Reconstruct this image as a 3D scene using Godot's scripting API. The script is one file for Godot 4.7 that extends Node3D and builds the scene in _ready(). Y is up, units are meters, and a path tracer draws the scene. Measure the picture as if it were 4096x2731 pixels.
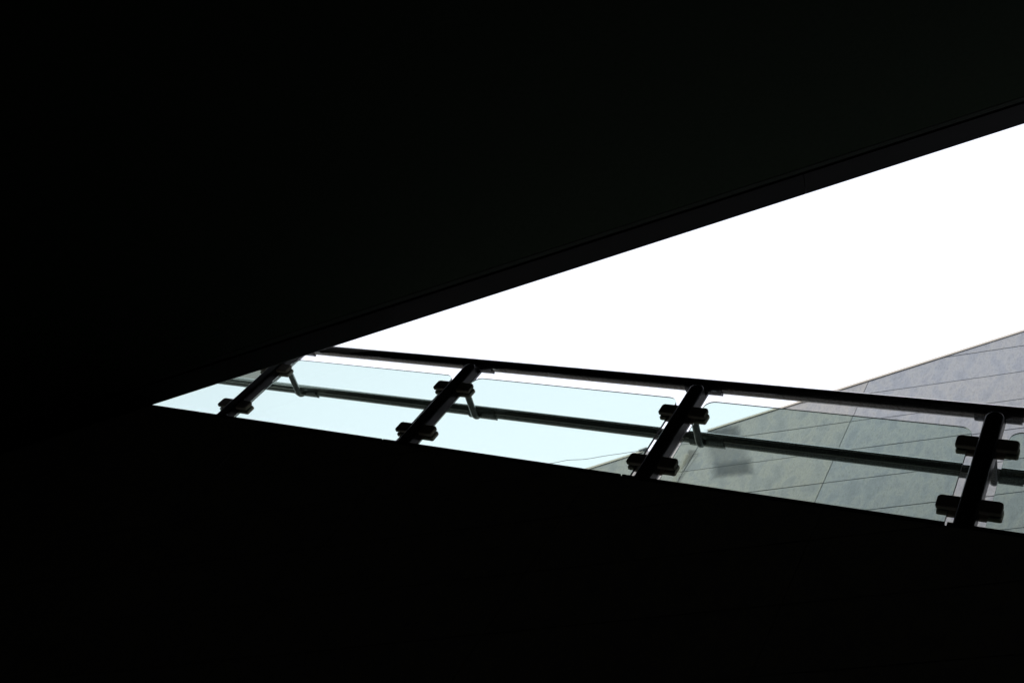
extends Node3D

# Looking up out of a dark stairwell: a sloping stair soffit above, a stone parapet with a
# glass balustrade below, a panelled stone wall with a raked coping and white sky beyond.

const EYE := Vector3(0, 1.6, 0)
const RAKE := 0.8146                 # rise per metre of the coping
const STAIR := 0.8299                # rise per metre of the stair overhead
const COURSE := 0.4257               # rise per metre of the stone courses
const POST_X := [-5.31, -4.139, -2.963, -1.790, -0.632, 0.536]
const POST_Z := -2.588               # front face of the posts
const CAP_Y := 4.28                  # top of the parapet
const WALL_Z := -2.556               # face of the parapet
const FACE := Vector3(-1.7434, 6.985, -4.4)   # a point on the far stone wall

var m := {}
var used := {}


func _ready():
	# ---- camera
	var cam := Camera3D.new()
	cam.name = "camera"
	cam.fov = 35.42
	cam.near = 0.05
	cam.far = 600.0
	cam.transform = Transform3D(Basis(Vector3(0.83528, 0.48362, -0.26155), Vector3(-0.06357, 0.55746, 0.82777), Vector3(0.54613, -0.6748, 0.49638)).orthonormalized(), EYE)
	add_child(cam)
	cam.current = true
	# ---- sky: bright even overcast
	var sky_mat := ProceduralSkyMaterial.new()
	sky_mat.sky_top_color = Color(0.925, 0.944, 1.0)
	sky_mat.sky_horizon_color = Color(0.935, 0.95, 1.0)
	sky_mat.sky_curve = 0.15
	sky_mat.ground_bottom_color = Color(0.36, 0.36, 0.36)
	sky_mat.ground_horizon_color = Color(0.5, 0.5, 0.5)
	sky_mat.sky_energy_multiplier = 1.155
	sky_mat.ground_energy_multiplier = 1.0
	sky_mat.sky_cover = clouds()
	sky_mat.sky_cover_modulate = Color(1, 1, 1, 0.06)
	var sky := Sky.new()
	sky.sky_material = sky_mat
	var env := Environment.new()
	env.background_mode = Environment.BG_SKY
	env.sky = sky
	env.tonemap_mode = Environment.TONE_MAPPER_LINEAR
	env.tonemap_exposure = 1.0
	env.sdfgi_enabled = true
	env.ssao_enabled = true
	env.ssil_enabled = true
	var we := WorldEnvironment.new()
	we.name = "environment"
	we.environment = env
	add_child(we)
	# ---- sun, veiled by the overcast, over the stair, facing the far wall
	var sun := DirectionalLight3D.new()
	sun.name = "sun"
	sun.light_energy = 0.5
	sun.sky_mode = DirectionalLight3D.SKY_MODE_LIGHT_ONLY
	sun.light_color = Color(1.0, 0.95, 0.88)
	sun.light_angular_distance = 12.0
	sun.shadow_enabled = true
	sun.look_at_from_position(Vector3(-4.0, 6.5, 6.5), Vector3.ZERO)
	add_child(sun)

	materials()
	setting()
	overhead_stair()
	parapet()
	far_wall()
	grey_block()
	balustrade()
	loose_cable()


# ------------------------------------------------------------------ materials

func noise_tex(seed_: int, freq: float, ramp: Array, size := 512, octaves := 5, normal := false, type := FastNoiseLite.TYPE_SIMPLEX_SMOOTH) -> NoiseTexture2D:
	var n := FastNoiseLite.new()
	n.noise_type = type
	n.seed = seed_
	n.frequency = freq
	n.fractal_octaves = octaves
	n.fractal_gain = 0.55
	var t := NoiseTexture2D.new()
	t.width = size
	t.height = size
	t.seamless = true
	t.noise = n
	t.as_normal_map = normal
	if not ramp.is_empty():
		var g := Gradient.new()
		g.offsets = PackedFloat32Array(ramp.map(func(a): return a[0]))
		g.colors = PackedColorArray(ramp.map(func(a): return a[1]))
		t.color_ramp = g
	return t


func clouds() -> NoiseTexture2D:
	return noise_tex(5, 0.008, [[0.0, Color(1, 1, 1, 0)], [0.45, Color(1, 1, 1, 0.2)], [0.7, Color(1, 1, 1, 1)], [1.0, Color(1, 1, 1, 1)]], 512, 4)


func lin(r: float, g: float, b: float) -> Color:
	return Color(r, g, b).linear_to_srgb()


func solid(called: String, c: Color, rough: float, metal := 0.0) -> StandardMaterial3D:
	var s := StandardMaterial3D.new()
	s.resource_name = called
	s.albedo_color = c
	s.roughness = rough
	s.metallic = metal
	m[called] = s
	return s


func triplanar(s: StandardMaterial3D, scale_: Vector3):
	s.uv1_triplanar = true
	s.uv1_world_triplanar = true
	s.uv1_scale = scale_
	s.texture_repeat = true


func materials():
	var veins := noise_tex(11, 0.0055, [[0.0, Color(0.86, 0.872, 0.89)], [0.36, Color(0.935, 0.943, 0.955)], [0.55, Color(0.99, 0.985, 0.97)], [0.72, Color(0.955, 0.955, 0.955)], [1.0, Color(0.90, 0.905, 0.925)]], 1024, 5)
	var grain := noise_tex(12, 0.06, [[0.0, Color(0.88, 0.88, 0.88)], [0.5, Color(1, 1, 1)], [1.0, Color(0.9, 0.9, 0.92)]], 512, 4)
	var bump := noise_tex(13, 0.05, [], 512, 5)
	var tints := [lin(0.445, 0.482, 0.528), lin(0.462, 0.493, 0.528), lin(0.495, 0.506, 0.508), lin(0.51, 0.516, 0.508)]
	for k in 4:
		var s := solid("pale_stone_%d" % k, tints[k], 0.75)
		s.albedo_texture = veins
		triplanar(s, Vector3(1.3, 0.55, 1.3))
		s.uv1_offset = Vector3(0.37 * k, 0.21 * k, 0)
		s.detail_enabled = true
		s.detail_blend_mode = BaseMaterial3D.BLEND_MODE_MUL
		s.detail_albedo = grain
		s.detail_uv_layer = BaseMaterial3D.DETAIL_UV_1
		s.heightmap_enabled = true
		s.heightmap_texture = bump
		s.heightmap_scale = 0.12
	var coping := solid("cream_coping", lin(0.63, 0.585, 0.50), 0.6)
	coping.albedo_texture = grain
	triplanar(coping, Vector3(9, 9, 9))
	solid("joint_shade", lin(0.27, 0.27, 0.28), 0.95)
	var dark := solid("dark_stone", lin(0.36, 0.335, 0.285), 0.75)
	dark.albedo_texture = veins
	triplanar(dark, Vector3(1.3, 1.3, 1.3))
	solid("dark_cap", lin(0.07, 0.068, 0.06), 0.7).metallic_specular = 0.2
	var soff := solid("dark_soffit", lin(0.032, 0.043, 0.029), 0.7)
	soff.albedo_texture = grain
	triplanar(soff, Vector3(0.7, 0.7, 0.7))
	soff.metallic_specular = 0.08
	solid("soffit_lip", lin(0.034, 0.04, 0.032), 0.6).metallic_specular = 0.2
	solid("edge_steel", lin(0.023, 0.023, 0.022), 0.5).metallic_specular = 0.25
	solid("black_groove", lin(0.02, 0.02, 0.02), 0.9)
	var fl := solid("dark_paving", lin(0.10, 0.098, 0.09), 0.85)
	fl.albedo_texture = grain
	triplanar(fl, Vector3(0.8, 0.8, 0.8))
	var pl := solid("plaza_paving", lin(0.12, 0.115, 0.105), 0.85)
	pl.albedo_texture = grain
	triplanar(pl, Vector3(0.6, 0.6, 0.6))
	var conc := solid("block_grey", lin(0.36, 0.365, 0.36), 0.85)
	conc.albedo_texture = veins
	triplanar(conc, Vector3(0.9, 0.9, 0.9))
	# satin stainless steel, a little weathered
	var spots := noise_tex(22, 0.05, [[0.0, Color(0.55, 0.54, 0.50)], [0.4, Color(0.84, 0.83, 0.81)], [0.6, Color(1, 1, 1)], [1.0, Color(0.80, 0.83, 0.86)]], 512, 5)
	var st := solid("rail_steel", lin(0.60, 0.59, 0.57), 0.09, 1.0)
	st.albedo_texture = spots
	triplanar(st, Vector3(2.2, 4.0, 4.0))
	var low := solid("lower_steel", lin(0.42, 0.45, 0.43), 0.16, 0.7)
	low.albedo_texture = noise_tex(23, 0.07, [[0.0, Color(0.45, 0.46, 0.44)], [0.45, Color(0.78, 0.79, 0.77)], [0.62, Color(1, 1, 1)], [1.0, Color(0.70, 0.74, 0.76)]], 512, 5)
	triplanar(low, Vector3(2.6, 5.0, 5.0))
	var post := solid("post_steel", lin(0.27, 0.275, 0.29), 0.24, 1.0)
	post.albedo_texture = spots
	triplanar(post, Vector3(3.0, 0.8, 3.0))
	solid("post_black", lin(0.02, 0.02, 0.022), 0.28).metallic_specular = 0.35
	solid("clamp_steel", lin(0.32, 0.27, 0.20), 0.55)
	solid("gasket", lin(0.03, 0.03, 0.03), 0.8)
	solid("glint_steel", lin(0.62, 0.63, 0.55), 0.35, 1.0)
	var g := solid("green_glass", Color(0.878, 0.944, 0.910, 0.0), 0.0)
	g.refraction_enabled = true
	g.refraction_scale = 0.05
	for a in [["painted_shade_dark", Color(0.36, 0.39, 0.42, 0.30)], ["painted_shade_mid", Color(0.42, 0.44, 0.47, 0.26)], ["stain_streak", Color(0.34, 0.33, 0.32, 0.34)], ["stain_pale", Color(0.84, 0.82, 0.74, 0.30)]]:  # the dark and mid films are painted shade, the others rain marks
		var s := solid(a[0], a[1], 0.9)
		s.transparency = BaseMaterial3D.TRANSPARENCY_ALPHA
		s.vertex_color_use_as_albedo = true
	solid("pane_rim", lin(0.035, 0.04, 0.038), 0.5)
	solid("cable_sheath", lin(0.12, 0.12, 0.13), 0.6)
	solid("zinc", lin(0.42, 0.44, 0.47), 0.5, 0.6)


# ------------------------------------------------------------------ tree helpers

func numbered(called: String) -> String:
	used[called] = used.get(called, -1) + 1
	return called if used[called] == 0 else "%s_%03d" % [called, used[called]]


func thing(called: String, label: String, category: String, at := Vector3.ZERO) -> Node3D:
	var o := Node3D.new()
	o.name = numbered(called)
	o.position = at
	o.set_meta("label", label)
	o.set_meta("category", category)
	add_child(o)
	return o


func part(called: String, st: SurfaceTool, mat: String, parent: Node, at := Vector3.ZERO) -> MeshInstance3D:
	var o := MeshInstance3D.new()
	o.name = called
	o.mesh = st.commit()
	o.material_override = m[mat]
	o.position = at
	parent.add_child(o, true)
	return o


func struct(called: String, label: String, st: SurfaceTool, mat: String) -> MeshInstance3D:
	var o := part(called, st, mat, self)
	o.set_meta("kind", "structure")
	o.set_meta("label", label)
	return o


# ------------------------------------------------------------------ shapes

func begin() -> SurfaceTool:
	var st := SurfaceTool.new()
	st.begin(Mesh.PRIMITIVE_TRIANGLES)
	return st


func tri(st: SurfaceTool, a: Vector3, b: Vector3, c: Vector3, na: Vector3, nb: Vector3, nc: Vector3):
	if (b - a).cross(c - a).dot(na + nb + nc) > 0.0:       # front faces run clockwise
		var t := b
		b = c
		c = t
		t = nb
		nb = nc
		nc = t
	for v in [[a, na], [b, nb], [c, nc]]:
		st.set_normal(v[1])
		st.add_vertex(v[0])


func quad(st: SurfaceTool, a: Vector3, b: Vector3, c: Vector3, d: Vector3, n: Vector3):
	tri(st, a, b, c, n, n, n)
	tri(st, a, c, d, n, n, n)


func inset(p: PackedVector2Array, by: float) -> PackedVector2Array:
	var out := PackedVector2Array()
	var n := p.size()
	for i in n:
		var e0 := (p[i] - p[(i + n - 1) % n]).normalized()
		var e1 := (p[(i + 1) % n] - p[i]).normalized()
		var n0 := Vector2(-e0.y, e0.x)                      # inward for counter-clockwise outlines
		var n1 := Vector2(-e1.y, e1.x)
		var mid := (n0 + n1).normalized()
		out.append(p[i] + mid * (by / maxf(0.3, mid.dot(n0))))
	return out


# a counter-clockwise outline in x, y of the frame, pushed out along its z from 0 to depth, with chamfered rims
func extrude(st: SurfaceTool, outline: PackedVector2Array, depth: float, f: Transform3D, chamfer := 0.0):
	var area := 0.0
	for i in outline.size():
		area += outline[i].cross(outline[(i + 1) % outline.size()])
	if area < 0.0:
		outline.reverse()
	var n := outline.size()
	var small := inset(outline, chamfer) if chamfer > 0.0 else outline
	var rings := [[small, 0.0], [outline, chamfer], [outline, depth - chamfer], [small, depth]] if chamfer > 0.0 else [[outline, 0.0], [outline, depth]]
	for k in rings.size() - 1:
		var za: float = rings[k][1]
		var zb: float = rings[k + 1][1]
		for i in n:
			var j := (i + 1) % n
			var a := f * Vector3(rings[k][0][i].x, rings[k][0][i].y, za)
			var b := f * Vector3(rings[k][0][j].x, rings[k][0][j].y, za)
			var c := f * Vector3(rings[k + 1][0][j].x, rings[k + 1][0][j].y, zb)
			var d := f * Vector3(rings[k + 1][0][i].x, rings[k + 1][0][i].y, zb)
			var e := outline[j] - outline[i]
			var nn := (f.basis * Vector3(e.y, -e.x, 0)).normalized()
			if chamfer > 0.0 and k != 1:
				nn = (nn + (f.basis * Vector3(0, 0, -1 if k == 0 else 1)).normalized()).normalized()
			quad(st, a, b, c, d, nn)
	var idx := Geometry2D.triangulate_polygon(small)
	for side in [[0.0, -1.0], [depth, 1.0]]:
		var nn := (f.basis * Vector3(0, 0, side[1])).normalized()
		for i in range(0, idx.size(), 3):
			var v := []
			for k in 3:
				v.append(f * Vector3(small[idx[i + k]].x, small[idx[i + k]].y, side[0]))
			tri(st, v[0], v[1], v[2], nn, nn, nn)


func at(x: float, y: float, z: float) -> Transform3D:
	return Transform3D(Basis.IDENTITY, Vector3(x, y, z))


func rounded(x0: float, y0: float, x1: float, y1: float, radii: Array, steps := 6) -> PackedVector2Array:
	# radii: lower left, lower right, upper right, upper left
	var p := PackedVector2Array()
	var corners := [[x0, y0, 1, 1, PI], [x1, y0, -1, 1, -PI / 2], [x1, y1, -1, -1, 0.0], [x0, y1, 1, -1, PI / 2]]
	for k in 4:
		var r: float = radii[k]
		var c: Array = corners[k]
		if r <= 0.0:
			p.append(Vector2(c[0], c[1]))
			continue
		for s in steps + 1:
			var t: float = c[4] + PI / 2 * s / steps
			p.append(Vector2(c[0] + c[2] * r + cos(t) * r, c[1] + c[3] * r + sin(t) * r))
	return p


func box(st: SurfaceTool, lo: Vector3, hi: Vector3, chamfer := 0.0):
	extrude(st, PackedVector2Array([Vector2(lo.x, lo.y), Vector2(hi.x, lo.y), Vector2(hi.x, hi.y), Vector2(lo.x, hi.y)]), hi.z - lo.z, at(0, 0, lo.z), chamfer)


func tube(st: SurfaceTool, path: Array, r: float, sides := 20):
	var ring := []
	var up := Vector3.ZERO
	for i in path.size():
		var d: Vector3 = (path[mini(i + 1, path.size() - 1)] - path[maxi(i - 1, 0)]).normalized()
		if up == Vector3.ZERO:
			up = d.cross(Vector3.UP if absf(d.y) < 0.9 else Vector3.RIGHT).normalized()
		up = (up - d * up.dot(d)).normalized()
		var w := d.cross(up)
		var row := []
		for k in sides:
			var a := TAU * k / sides
			row.append(up * cos(a) + w * sin(a))
		ring.append(row)
	for i in path.size() - 1:
		for k in sides:
			var l := (k + 1) % sides
			var a: Vector3 = path[i] + ring[i][k] * r
			var b: Vector3 = path[i] + ring[i][l] * r
			var c: Vector3 = path[i + 1] + ring[i + 1][l] * r
			var d: Vector3 = path[i + 1] + ring[i + 1][k] * r
			tri(st, a, b, c, ring[i][k], ring[i][l], ring[i + 1][l])
			tri(st, a, c, d, ring[i][k], ring[i + 1][l], ring[i + 1][k])
	for e in [[0, 1], [path.size() - 1, path.size() - 2]]:
		var n: Vector3 = (path[e[0]] - path[e[1]]).normalized()
		for k in sides:
			tri(st, path[e[0]], path[e[0]] + ring[e[0]][k] * r, path[e[0]] + ring[e[0]][(k + 1) % sides] * r, n, n, n)


# a thin film, for stains and painted shade, whose rim fades out over the given width
func film(st: SurfaceTool, outline: PackedVector2Array, soft: float, f: Transform3D):
	var area := 0.0
	for i in outline.size():
		area += outline[i].cross(outline[(i + 1) % outline.size()])
	if area < 0.0:
		outline.reverse()
	var a := inset(outline, -soft / 2)
	var b := inset(outline, soft / 2)
	var faces := []
	for i in a.size():
		var j := (i + 1) % a.size()
		faces.append([[a[i], 0.0], [b[j], 1.0], [a[j], 0.0]])
		faces.append([[a[i], 0.0], [b[i], 1.0], [b[j], 1.0]])
	var idx := Geometry2D.triangulate_polygon(b)
	for i in range(0, idx.size(), 3):
		faces.append([[b[idx[i]], 1.0], [b[idx[i + 2]], 1.0], [b[idx[i + 1]], 1.0]])
	for t in faces:
		if (t[1][0] - t[0][0]).cross(t[2][0] - t[0][0]) > 0.0:
			t.reverse()
		for v in t:
			st.set_color(Color(1, 1, 1, v[1]))
			st.set_normal(Vector3(0, 0, 1))
			st.add_vertex(f * Vector3(v[0].x, v[0].y, 0))


# a curved saddle that cups the underside of a rail of that radius, lying along x
func saddle(x0: float, x1: float, centre: Vector3, r: float, thick: float) -> SurfaceTool:
	var st := begin()
	var p := PackedVector2Array()
	for k in 11:
		var a := deg_to_rad(-150.0 + 12.0 * k)
		p.append(Vector2(cos(a), sin(a)) * (r + thick))
	for k in 11:
		var a := deg_to_rad(-30.0 - 12.0 * k)
		p.append(Vector2(cos(a), sin(a)) * (r + 0.0004))
	extrude(st, p, x1 - x0, Transform3D(Basis(Vector3.FORWARD, Vector3.UP, Vector3.RIGHT), centre + Vector3(x0, 0, 0)))
	return st


# ------------------------------------------------------------------ the setting

func setting():
	var f := begin()
	box(f, Vector3(-10.2, -0.2, -2.9), Vector3(2.8, 0.0, 4.3))
	struct("floor", "dark paved floor at the bottom of the stairwell", f, "dark_paving")
	var p := begin()
	var far := 300.0
	for q in [[-far, 4.3, far, far], [-far, -far, far, -2.8], [-far, -2.8, -10.2, 4.3], [2.8, -2.8, far, 4.3]]:
		quad(p, Vector3(q[0], 3.9, q[1]), Vector3(q[2], 3.9, q[1]), Vector3(q[2], 3.9, q[3]), Vector3(q[0], 3.9, q[3]), Vector3.UP)
	struct("ground", "pale paved plaza at street level beyond the parapet", p, "plaza_paving")
	var b := begin()  # unseen walls, added so that little light gets in
	extrude(b, PackedVector2Array([Vector2(-10, 0), Vector2(2.5, 0), Vector2(2.5, 10.2), Vector2(-9.7, 0.25)]), 0.3, at(0, 0, 4.0))
	struct("added_wall_back", "unseen dark wall added to keep light out of the stairwell behind the camera", b, "dark_paving")
	var r := begin()
	box(r, Vector3(2.5, 0, -2.8), Vector3(2.8, 10.3, 4.3))
	struct("added_wall_right", "unseen dark wall added to keep light out of the stairwell on its high side", r, "dark_paving")
	var l := begin()
	box(l, Vector3(-10.2, 0, -2.8), Vector3(-10.0, 3.9, 4.3))
	struct("added_wall_left", "unseen dark wall added to keep light out of the stairwell on its low side", l, "dark_paving")


func edge_y(x: float) -> float:
	return 8.0745 + STAIR * x


func rake_strip(x0: float, x1: float, low: float, high: float) -> PackedVector2Array:
	return PackedVector2Array([Vector2(x0, edge_y(x0) + low), Vector2(x1, edge_y(x1) + low), Vector2(x1, edge_y(x1) + high), Vector2(x0, edge_y(x0) + high)])


func overhead_stair():
	var o := thing("overhead_stair", "dark sloping underside of the stair that fills the upper left of the view", "stair")
	var s := begin()
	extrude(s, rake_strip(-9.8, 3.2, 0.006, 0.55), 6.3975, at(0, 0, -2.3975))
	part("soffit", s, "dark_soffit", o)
	var lip := begin()
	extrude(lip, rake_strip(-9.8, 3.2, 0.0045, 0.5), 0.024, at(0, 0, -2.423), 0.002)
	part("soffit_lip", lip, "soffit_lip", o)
	var gr := begin()
	extrude(gr, rake_strip(-9.8, 3.2, 0.03, 0.45), 0.012, at(0, 0, -2.434))
	part("shadow_groove", gr, "black_groove", o)
	# steel edge trim with a rounded nose on the outer side
	var rake := Vector3(1, STAIR, 0).normalized()
	for x in [[-9.8, -5.2], [-5.197, -1.823], [-1.8195, 3.2]]:
		var t := begin()
		extrude(t, rounded(-2.5525, 0.0, -2.4335, 0.36, [0.013, 0.002, 0.0, 0.0], 8), (x[1] - x[0]) / rake.x, Transform3D(Basis(Vector3.BACK, Vector3(-rake.y, rake.x, 0), -rake), Vector3(x[1], edge_y(x[1]), 0)))
		part("edge_trim", t, "edge_steel", o)


# panels of stone laid in raked courses with upright joints; the joints stay open
func panels(parent: Node, joints: Array, courses: Array, rise: float, gap: float, region: PackedVector2Array, z: float, thick: float, mats: Array, origin: Vector2, chamfer: float):
	var rng := RandomNumberGenerator.new()
	rng.seed = 7
	for i in joints.size() - 1:
		for c in courses:
			var x0: float = joints[i] + gap * 0.3
			var x1: float = joints[i + 1] - gap * 0.3
			var low: float = c + gap / 2
			var high: float = c + rise - gap / 2
			var tones: Array = mats[mini(i, mats.size() - 1)]
			var mat: String = tones[rng.randi() % tones.size()]
			var proud := rng.randf_range(-0.0008, 0.0008)
			var p := PackedVector2Array([Vector2(x0, low + COURSE * x0), Vector2(x1, low + COURSE * x1), Vector2(x1, high + COURSE * x1), Vector2(x0, high + COURSE * x0)])
			for q in Geometry2D.intersect_polygons(p, region):
				var w := PackedVector2Array()
				for v in q:
					if w.is_empty() or w[-1].distance_to(v) > 0.004:
						w.append(v)
				if w.size() > 2 and w[0].distance_to(w[-1]) < 0.004:
					w.remove_at(w.size() - 1)
				if w.size() < 3:
					continue
				var st := begin()
				extrude(st, w, thick, at(origin.x, origin.y, z - thick + proud), chamfer)
				part("stone_panel", st, mat, parent)


func parapet():
	var o := thing("parapet_wall", "dark stone parapet wall in shade that carries the glass balustrade", "wall")
	var c := begin()
	box(c, Vector3(-10.2, 0, -2.80), Vector3(2.5, 4.262, WALL_Z - 0.02))
	part("wall_core", c, "joint_shade", o)
	var joints := []
	for k in range(-7, 4):
		joints.append(-1.068 + 0.9 * k)
	var low := []
	for k in range(-6, 8):
		low.append(3.966 - 0.004 + 0.294 * k)
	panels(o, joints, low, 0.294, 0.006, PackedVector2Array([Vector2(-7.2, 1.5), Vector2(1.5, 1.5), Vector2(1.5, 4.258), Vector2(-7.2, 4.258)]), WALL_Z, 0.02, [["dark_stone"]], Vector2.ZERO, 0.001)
	var at_ := [-10.2, -6.6, -5.42, -4.240, -3.0387, -1.8504, -0.6754, 0.5, 2.5]
	for k in at_.size() - 1:
		var s := begin()
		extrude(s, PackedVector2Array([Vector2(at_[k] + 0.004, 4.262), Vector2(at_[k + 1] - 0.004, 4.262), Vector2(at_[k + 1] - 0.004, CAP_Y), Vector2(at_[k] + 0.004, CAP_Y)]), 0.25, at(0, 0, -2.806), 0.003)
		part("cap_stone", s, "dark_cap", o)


func coping_y(x: float) -> float:          # on the far wall, measured from FACE
	return 0.6152 + RAKE * x


func far_wall():
	var o := thing("stone_building", "pale grey stone clad building with a raked cream coping, seen beyond the glass", "building")
	var w := Vector2(FACE.x, FACE.y)
	var foot := 3.9 - FACE.y
	var tip := (foot - 0.58) / RAKE
	var c := begin()
	extrude(c, PackedVector2Array([Vector2(tip, foot), Vector2(7, foot), Vector2(7, coping_y(7) - 0.035), Vector2(tip + 0.05, coping_y(tip + 0.05) - 0.035)]), 3.0, at(w.x, w.y, FACE.z - 3.022))
	part("wall", c, "joint_shade", o)
	var s := 0.4231
	var joints := []
	for x in [-9.4, -6.9, -4.65, -2.45, -0.36, 2.35, 4.5, 6.6, 9.0]:
		joints.append(x * s)
	var low := []
	for k in range(-8, 8):
		low.append((-0.56 + 0.72 * k) * s)
	var region := PackedVector2Array([Vector2(tip, foot), Vector2(4.0, foot), Vector2(4.0, coping_y(4.0) - 0.034), Vector2(tip + 0.04, coping_y(tip + 0.04) - 0.034)])
	panels(o, joints, low, 0.72 * s, 0.0052, region, FACE.z, 0.022, [["pale_stone_2", "pale_stone_3"], ["pale_stone_2", "pale_stone_3"], ["pale_stone_2", "pale_stone_3"], ["pale_stone_2", "pale_stone_3"], ["pale_stone_0", "pale_stone_1"], ["pale_stone_0", "pale_stone_1"], ["pale_stone_1"], ["pale_stone_1"]], w, 0.0008)
	# the rounded coping in two lengths, bare between them
	var rake := Vector3(1, RAKE, 0).normalized()
	for x in [[tip + 0.1, -1.40], [-1.043, 6.9]]:
		var b := begin()
		var nose := PackedVector2Array([Vector2(-0.03, -0.030), Vector2(0.0052, -0.030), Vector2(0.0064, -0.0285), Vector2(0.0058, -0.022), Vector2(0.003, -0.010), Vector2(-0.0005, -0.002), Vector2(-0.004, 0.0018), Vector2(-0.009, 0.003), Vector2(-0.03, 0.003)])
		extrude(b, nose, (x[1] - x[0]) / rake.x, Transform3D(Basis(Vector3.BACK, Vector3(-rake.y, rake.x, 0), -rake), FACE + Vector3(x[1], coping_y(x[1]), 0)))
		part("coping", b, "cream_coping", o)
	var under := begin()
	extrude(under, PackedVector2Array([Vector2(tip + 0.1, coping_y(tip + 0.1) - 0.034), Vector2(6.9, coping_y(6.9) - 0.034), Vector2(6.9, coping_y(6.9) - 0.008), Vector2(tip + 0.1, coping_y(tip + 0.1) - 0.008)]), 2.96, at(w.x, w.y, FACE.z - 2.995))
	part("coping_bed", under, "zinc", o)
	var clip := begin()
	tube(clip, [FACE + Vector3(-1.412, coping_y(-1.412) - 0.008, 0.0), FACE + Vector3(-1.372, coping_y(-1.372) - 0.002, 0.0)], 0.0155, 14)
	part("coping_clip", clip, "zinc", o)
	# rain stains and a dark patch of painted shade, each a thin film on the panels
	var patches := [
		["painted_shade_mid", [[-2.46, -0.60], [-2.02, -0.40], [-1.88, -0.62], [-1.60, -1.08], [-1.43, -1.44], [-1.92, -1.62], [-2.09, -1.33], [-2.28, -1.0]], 0.06],
		["painted_shade_dark", [[-2.44, -0.60], [-2.03, -0.41], [-1.93, -0.62], [-2.34, -0.74]], 0.045],
		["painted_shade_dark", [[-2.02, -1.34], [-1.55, -1.13], [-1.43, -1.43], [-1.92, -1.61]], 0.045],
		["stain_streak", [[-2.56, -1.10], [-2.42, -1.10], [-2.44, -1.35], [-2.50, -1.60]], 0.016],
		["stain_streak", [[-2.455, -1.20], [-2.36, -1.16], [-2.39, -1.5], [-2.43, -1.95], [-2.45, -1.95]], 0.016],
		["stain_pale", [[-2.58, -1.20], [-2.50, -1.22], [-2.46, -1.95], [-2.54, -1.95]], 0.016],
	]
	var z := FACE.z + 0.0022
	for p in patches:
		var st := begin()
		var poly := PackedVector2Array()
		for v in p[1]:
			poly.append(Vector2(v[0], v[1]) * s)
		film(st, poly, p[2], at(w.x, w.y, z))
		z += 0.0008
		part("stain_and_shade", st, p[0], o)


func grey_block():
	var o := thing("plain_block", "plain grey beam end showing above the lower rail at the far left", "block")
	var b := begin()  # plain block standing in for a grey shape, with added columns
	box(b, Vector3(-13.0, 7.40, -5.08), Vector3(-7.86, 8.1, -5.0), 0.004)
	part("block", b, "block_grey", o)
	for x in [-12.8, -11.2]:
		var l := begin()
		box(l, Vector3(x - 0.15, 3.9, -5.4), Vector3(x + 0.15, 8.1, -5.082), 0.01)
		part("column", l, "block_grey", o)


# ------------------------------------------------------------------ the balustrade

func clamp_shape(side: float, y0: float) -> SurfaceTool:
	# two jaws that grip the edge of a pane, their outer corners rounded
	var st := begin()
	var x0 := 0.031
	var x1 := 0.103
	var p := rounded(x0, y0 - 0.003, x1, y0 + 0.055, [0.003, 0.008, 0.015, 0.003], 6)
	if side < 0.0:
		for i in p.size():
			p[i].x = -p[i].x
		p.reverse()
	extrude(st, p, 0.0185, at(0, 0, -0.0225), 0.003)
	extrude(st, p, 0.0165, at(0, 0, -0.0555), 0.003)
	return st


func ring_normal(ring: PackedVector2Array, k: int) -> Vector3:
	var n := ring.size()
	var d := ring[(k + 1) % n] - ring[(k + n - 1) % n]
	return Vector3(d.y, 0, -d.x).normalized()


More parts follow.
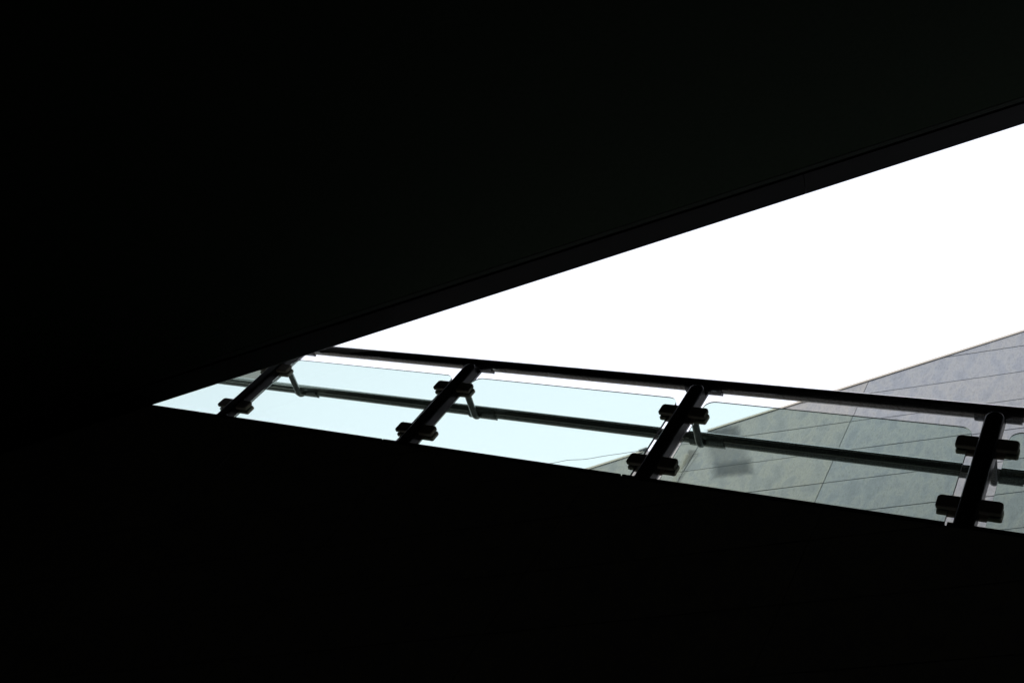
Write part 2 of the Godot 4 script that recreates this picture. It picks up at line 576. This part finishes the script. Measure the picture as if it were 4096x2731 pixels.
func make_post(parent: Node) -> Node3D:
	var o := Node3D.new()
	o.name = "post"
	parent.add_child(o, true)
	# a D shaped front bar with a domed top, and a flat rear bar that carries the handrail
	var b := begin()
	var rows := [[CAP_Y, 0.0], [4.888, 0.0], [4.8965, 0.0015], [4.904, 0.0055], [4.909, 0.0105], [4.912, 0.0165], [4.913, 0.022]]
	var rings := []
	for r in rows:
		rings.append(rounded(-0.033 + r[1], -0.045, 0.033 - r[1], 0.0, [0.002, 0.002, 0.0105 - r[1] * 0.3, 0.0105 - r[1] * 0.3], 8))
	for r in rows.size():
		var low: PackedVector2Array = rings[maxi(r - 1, 0)]
		var n := low.size()
		for q in n:
			if r == 0:
				continue
			var t := (q + 1) % n
			var a0 := Vector3(low[q].x, rows[r - 1][0], low[q].y)
			var a1 := Vector3(low[t].x, rows[r - 1][0], low[t].y)
			var b0 := Vector3(rings[r][q].x, rows[r][0], rings[r][q].y)
			var b1 := Vector3(rings[r][t].x, rows[r][0], rings[r][t].y)
			if r == 1:
				var nq := ring_normal(low, q)
				var nt := ring_normal(low, t)
				tri(b, a0, a1, b1, nq, nt, nt)
				tri(b, a0, b1, b0, nq, nt, nq)
			else:
				var flat := (b1 - a0).cross(b0 - a1).normalized()
				if flat.dot(ring_normal(low, q) + Vector3(0, 0.5, 0)) < 0.0:
					flat = -flat
				quad(b, a0, a1, b1, b0, flat)
	var top: PackedVector2Array = rings[-1]
	for q in range(1, top.size() - 1):
		tri(b, Vector3(top[0].x, 4.913, top[0].y), Vector3(top[q].x, 4.913, top[q].y), Vector3(top[q + 1].x, 4.913, top[q + 1].y), Vector3.UP, Vector3.UP, Vector3.UP)
	part("front_bar", b, "post_black", o)
	var r := begin()
	extrude(r, rounded(-0.030, CAP_Y, 0.030, 4.936, [0, 0, 0.01, 0.01], 4), 0.0185, at(0, 0, -0.066), 0.004)
	part("rear_bar", r, "post_steel", o)
	for y in [4.716, 4.392]:
		for s in [-1.0, 1.0]:
			part("glass_clamp", clamp_shape(s, y), "clamp_steel", o)
			var gk := begin()
			box(gk, Vector3(minf(s * 0.066, s * 0.096), y + 0.004, -0.0384), Vector3(maxf(s * 0.066, s * 0.096), y + 0.048, -0.0363))
			box(gk, Vector3(minf(s * 0.066, s * 0.096), y + 0.004, -0.0237), Vector3(maxf(s * 0.066, s * 0.096), y + 0.048, -0.0226))
			part("gasket", gk, "gasket", o)
	var plate := begin()
	extrude(plate, rounded(-0.09, -0.06, 0.09, 0.06, [0.012, 0.012, 0.012, 0.016], 4), 0.010, Transform3D(Basis(Vector3.RIGHT, Vector3.FORWARD, Vector3.UP), Vector3(0, CAP_Y, -0.055)), 0.002)
	part("base_plate", plate, "post_steel", o)
	# saddle under the handrail
	part("rail_saddle", saddle(-0.081, 0.081, Vector3(0, 4.978, -0.053), 0.029, 0.009), "post_steel", o)
	# arm that reaches back and carries the lower rail from below
	var arm := begin()
	var path := [Vector3(0, 4.815, -0.060), Vector3(0, 4.815, -0.160), Vector3(0, 4.815, -0.225)]
	for k in 7:
		var a := PI / 2 * k / 6.0
		path.append(Vector3(0, 4.815 + 0.03 * (1.0 - cos(a)), -0.235 - 0.03 * sin(a)))
	path.append(Vector3(0, 4.852, -0.265))
	tube(arm, path, 0.016, 16)
	part("rail_bracket", arm, "lower_steel", o)
	part("bracket_saddle", saddle(-0.062, 0.094, Vector3(0, 4.8735, -0.265), 0.027, 0.008), "lower_steel", o)
	return o


func balustrade():
	var o := thing("glass_balustrade", "steel and green glass balustrade crossing the opening on top of the dark parapet", "balustrade", Vector3(0, 0, POST_Z))
	var first := make_post(o)
	for k in POST_X.size():
		var p: Node3D = first if k == 0 else first.duplicate()
		if k > 0:
			p.name = "post_%03d" % k
			o.add_child(p, true)
		p.position = Vector3(POST_X[k], 0, 0)
	for k in POST_X.size() - 1:
		var g := begin()
		extrude(g, rounded(POST_X[k] + 0.063, 4.30, POST_X[k + 1] - 0.063, 4.842, [0.012, 0.012, 0.042, 0.042], 8), 0.012, at(0, 0, -0.036))
		var pane := part("glass_pane", g, "green_glass", o)
		# the ground, dark looking rim of the pane
		var rim := begin()
		var line := rounded(POST_X[k] + 0.0628, 4.2998, POST_X[k + 1] - 0.0628, 4.8422, [0.0122, 0.0122, 0.0422, 0.0422], 8)
		for i in line.size():
			var j := (i + 1) % line.size()
			var e := (line[j] - line[i]).normalized()
			var n := Vector3(e.y, -e.x, 0)
			var half := lerpf(0.0058, 0.0043, absf(n.y))
			var q0 := Vector3(line[i].x, line[i].y, -0.030)
			var q1 := Vector3(line[j].x, line[j].y, -0.030)
			var dz := Vector3(0, 0, half)
			quad(rim, q0 - dz, q1 - dz, q1 + dz, q0 + dz, n)
		part("pane_rim", rim, "pane_rim", pane)
	var h := begin()
	tube(h, [Vector3(-7.2, 4.978, -0.053), Vector3(-5.4, 4.978, -0.053), Vector3(-3, 4.978, -0.053), Vector3(-1, 4.978, -0.053), Vector3(1.6, 4.978, -0.053)], 0.029, 36)
	part("handrail", h, "rail_steel", o)
	var l := begin()
	tube(l, [Vector3(-7.2, 4.8735, -0.265), Vector3(-5.4, 4.8735, -0.265), Vector3(-3, 4.8735, -0.265), Vector3(-1, 4.8735, -0.265), Vector3(1.6, 4.8735, -0.265)], 0.027, 36)
	var low_rail := part("lower_rail", l, "lower_steel", o)
	var glint := begin()  # added bead that stands in for a reflected line of light
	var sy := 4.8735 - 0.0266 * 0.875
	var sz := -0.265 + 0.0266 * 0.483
	tube(glint, [Vector3(-7.2, sy, sz), Vector3(-3, sy, sz), Vector3(1.6, sy, sz)], 0.0016, 8)
	part("added_glint_bead", glint, "glint_steel", low_rail)


func loose_cable():
	var pts := [Vector3(-6.5, 3.9, -4.7), Vector3(-5.5, 5.05, -4.5), Vector3(-4.6, 5.76, -4.42), Vector3(-3.99, 6.09, -4.40), Vector3(-3.7127, 6.2076, -4.40), Vector3(-3.6261, 6.2551, -4.40), Vector3(-3.4942, 6.2932, -4.40), Vector3(-3.3739, 6.3515, -4.40), Vector3(-3.2193, 6.4190, -4.40), Vector3(-3.12, 6.466, -4.40)]
	var c := Curve3D.new()
	for k in pts.size():
		var d: Vector3 = (pts[mini(k + 1, pts.size() - 1)] - pts[maxi(k - 1, 0)]) / 6.0
		c.add_point(pts[k], -d, d)
	c.bake_interval = 0.05
	var st := begin()
	tube(st, Array(c.get_baked_points()), 0.0020, 6)
	var o := part("cable", st, "cable_sheath", self)
	o.set_meta("label", "thin dark cable running off the raked coping into the white sky")
	o.set_meta("category", "cable")
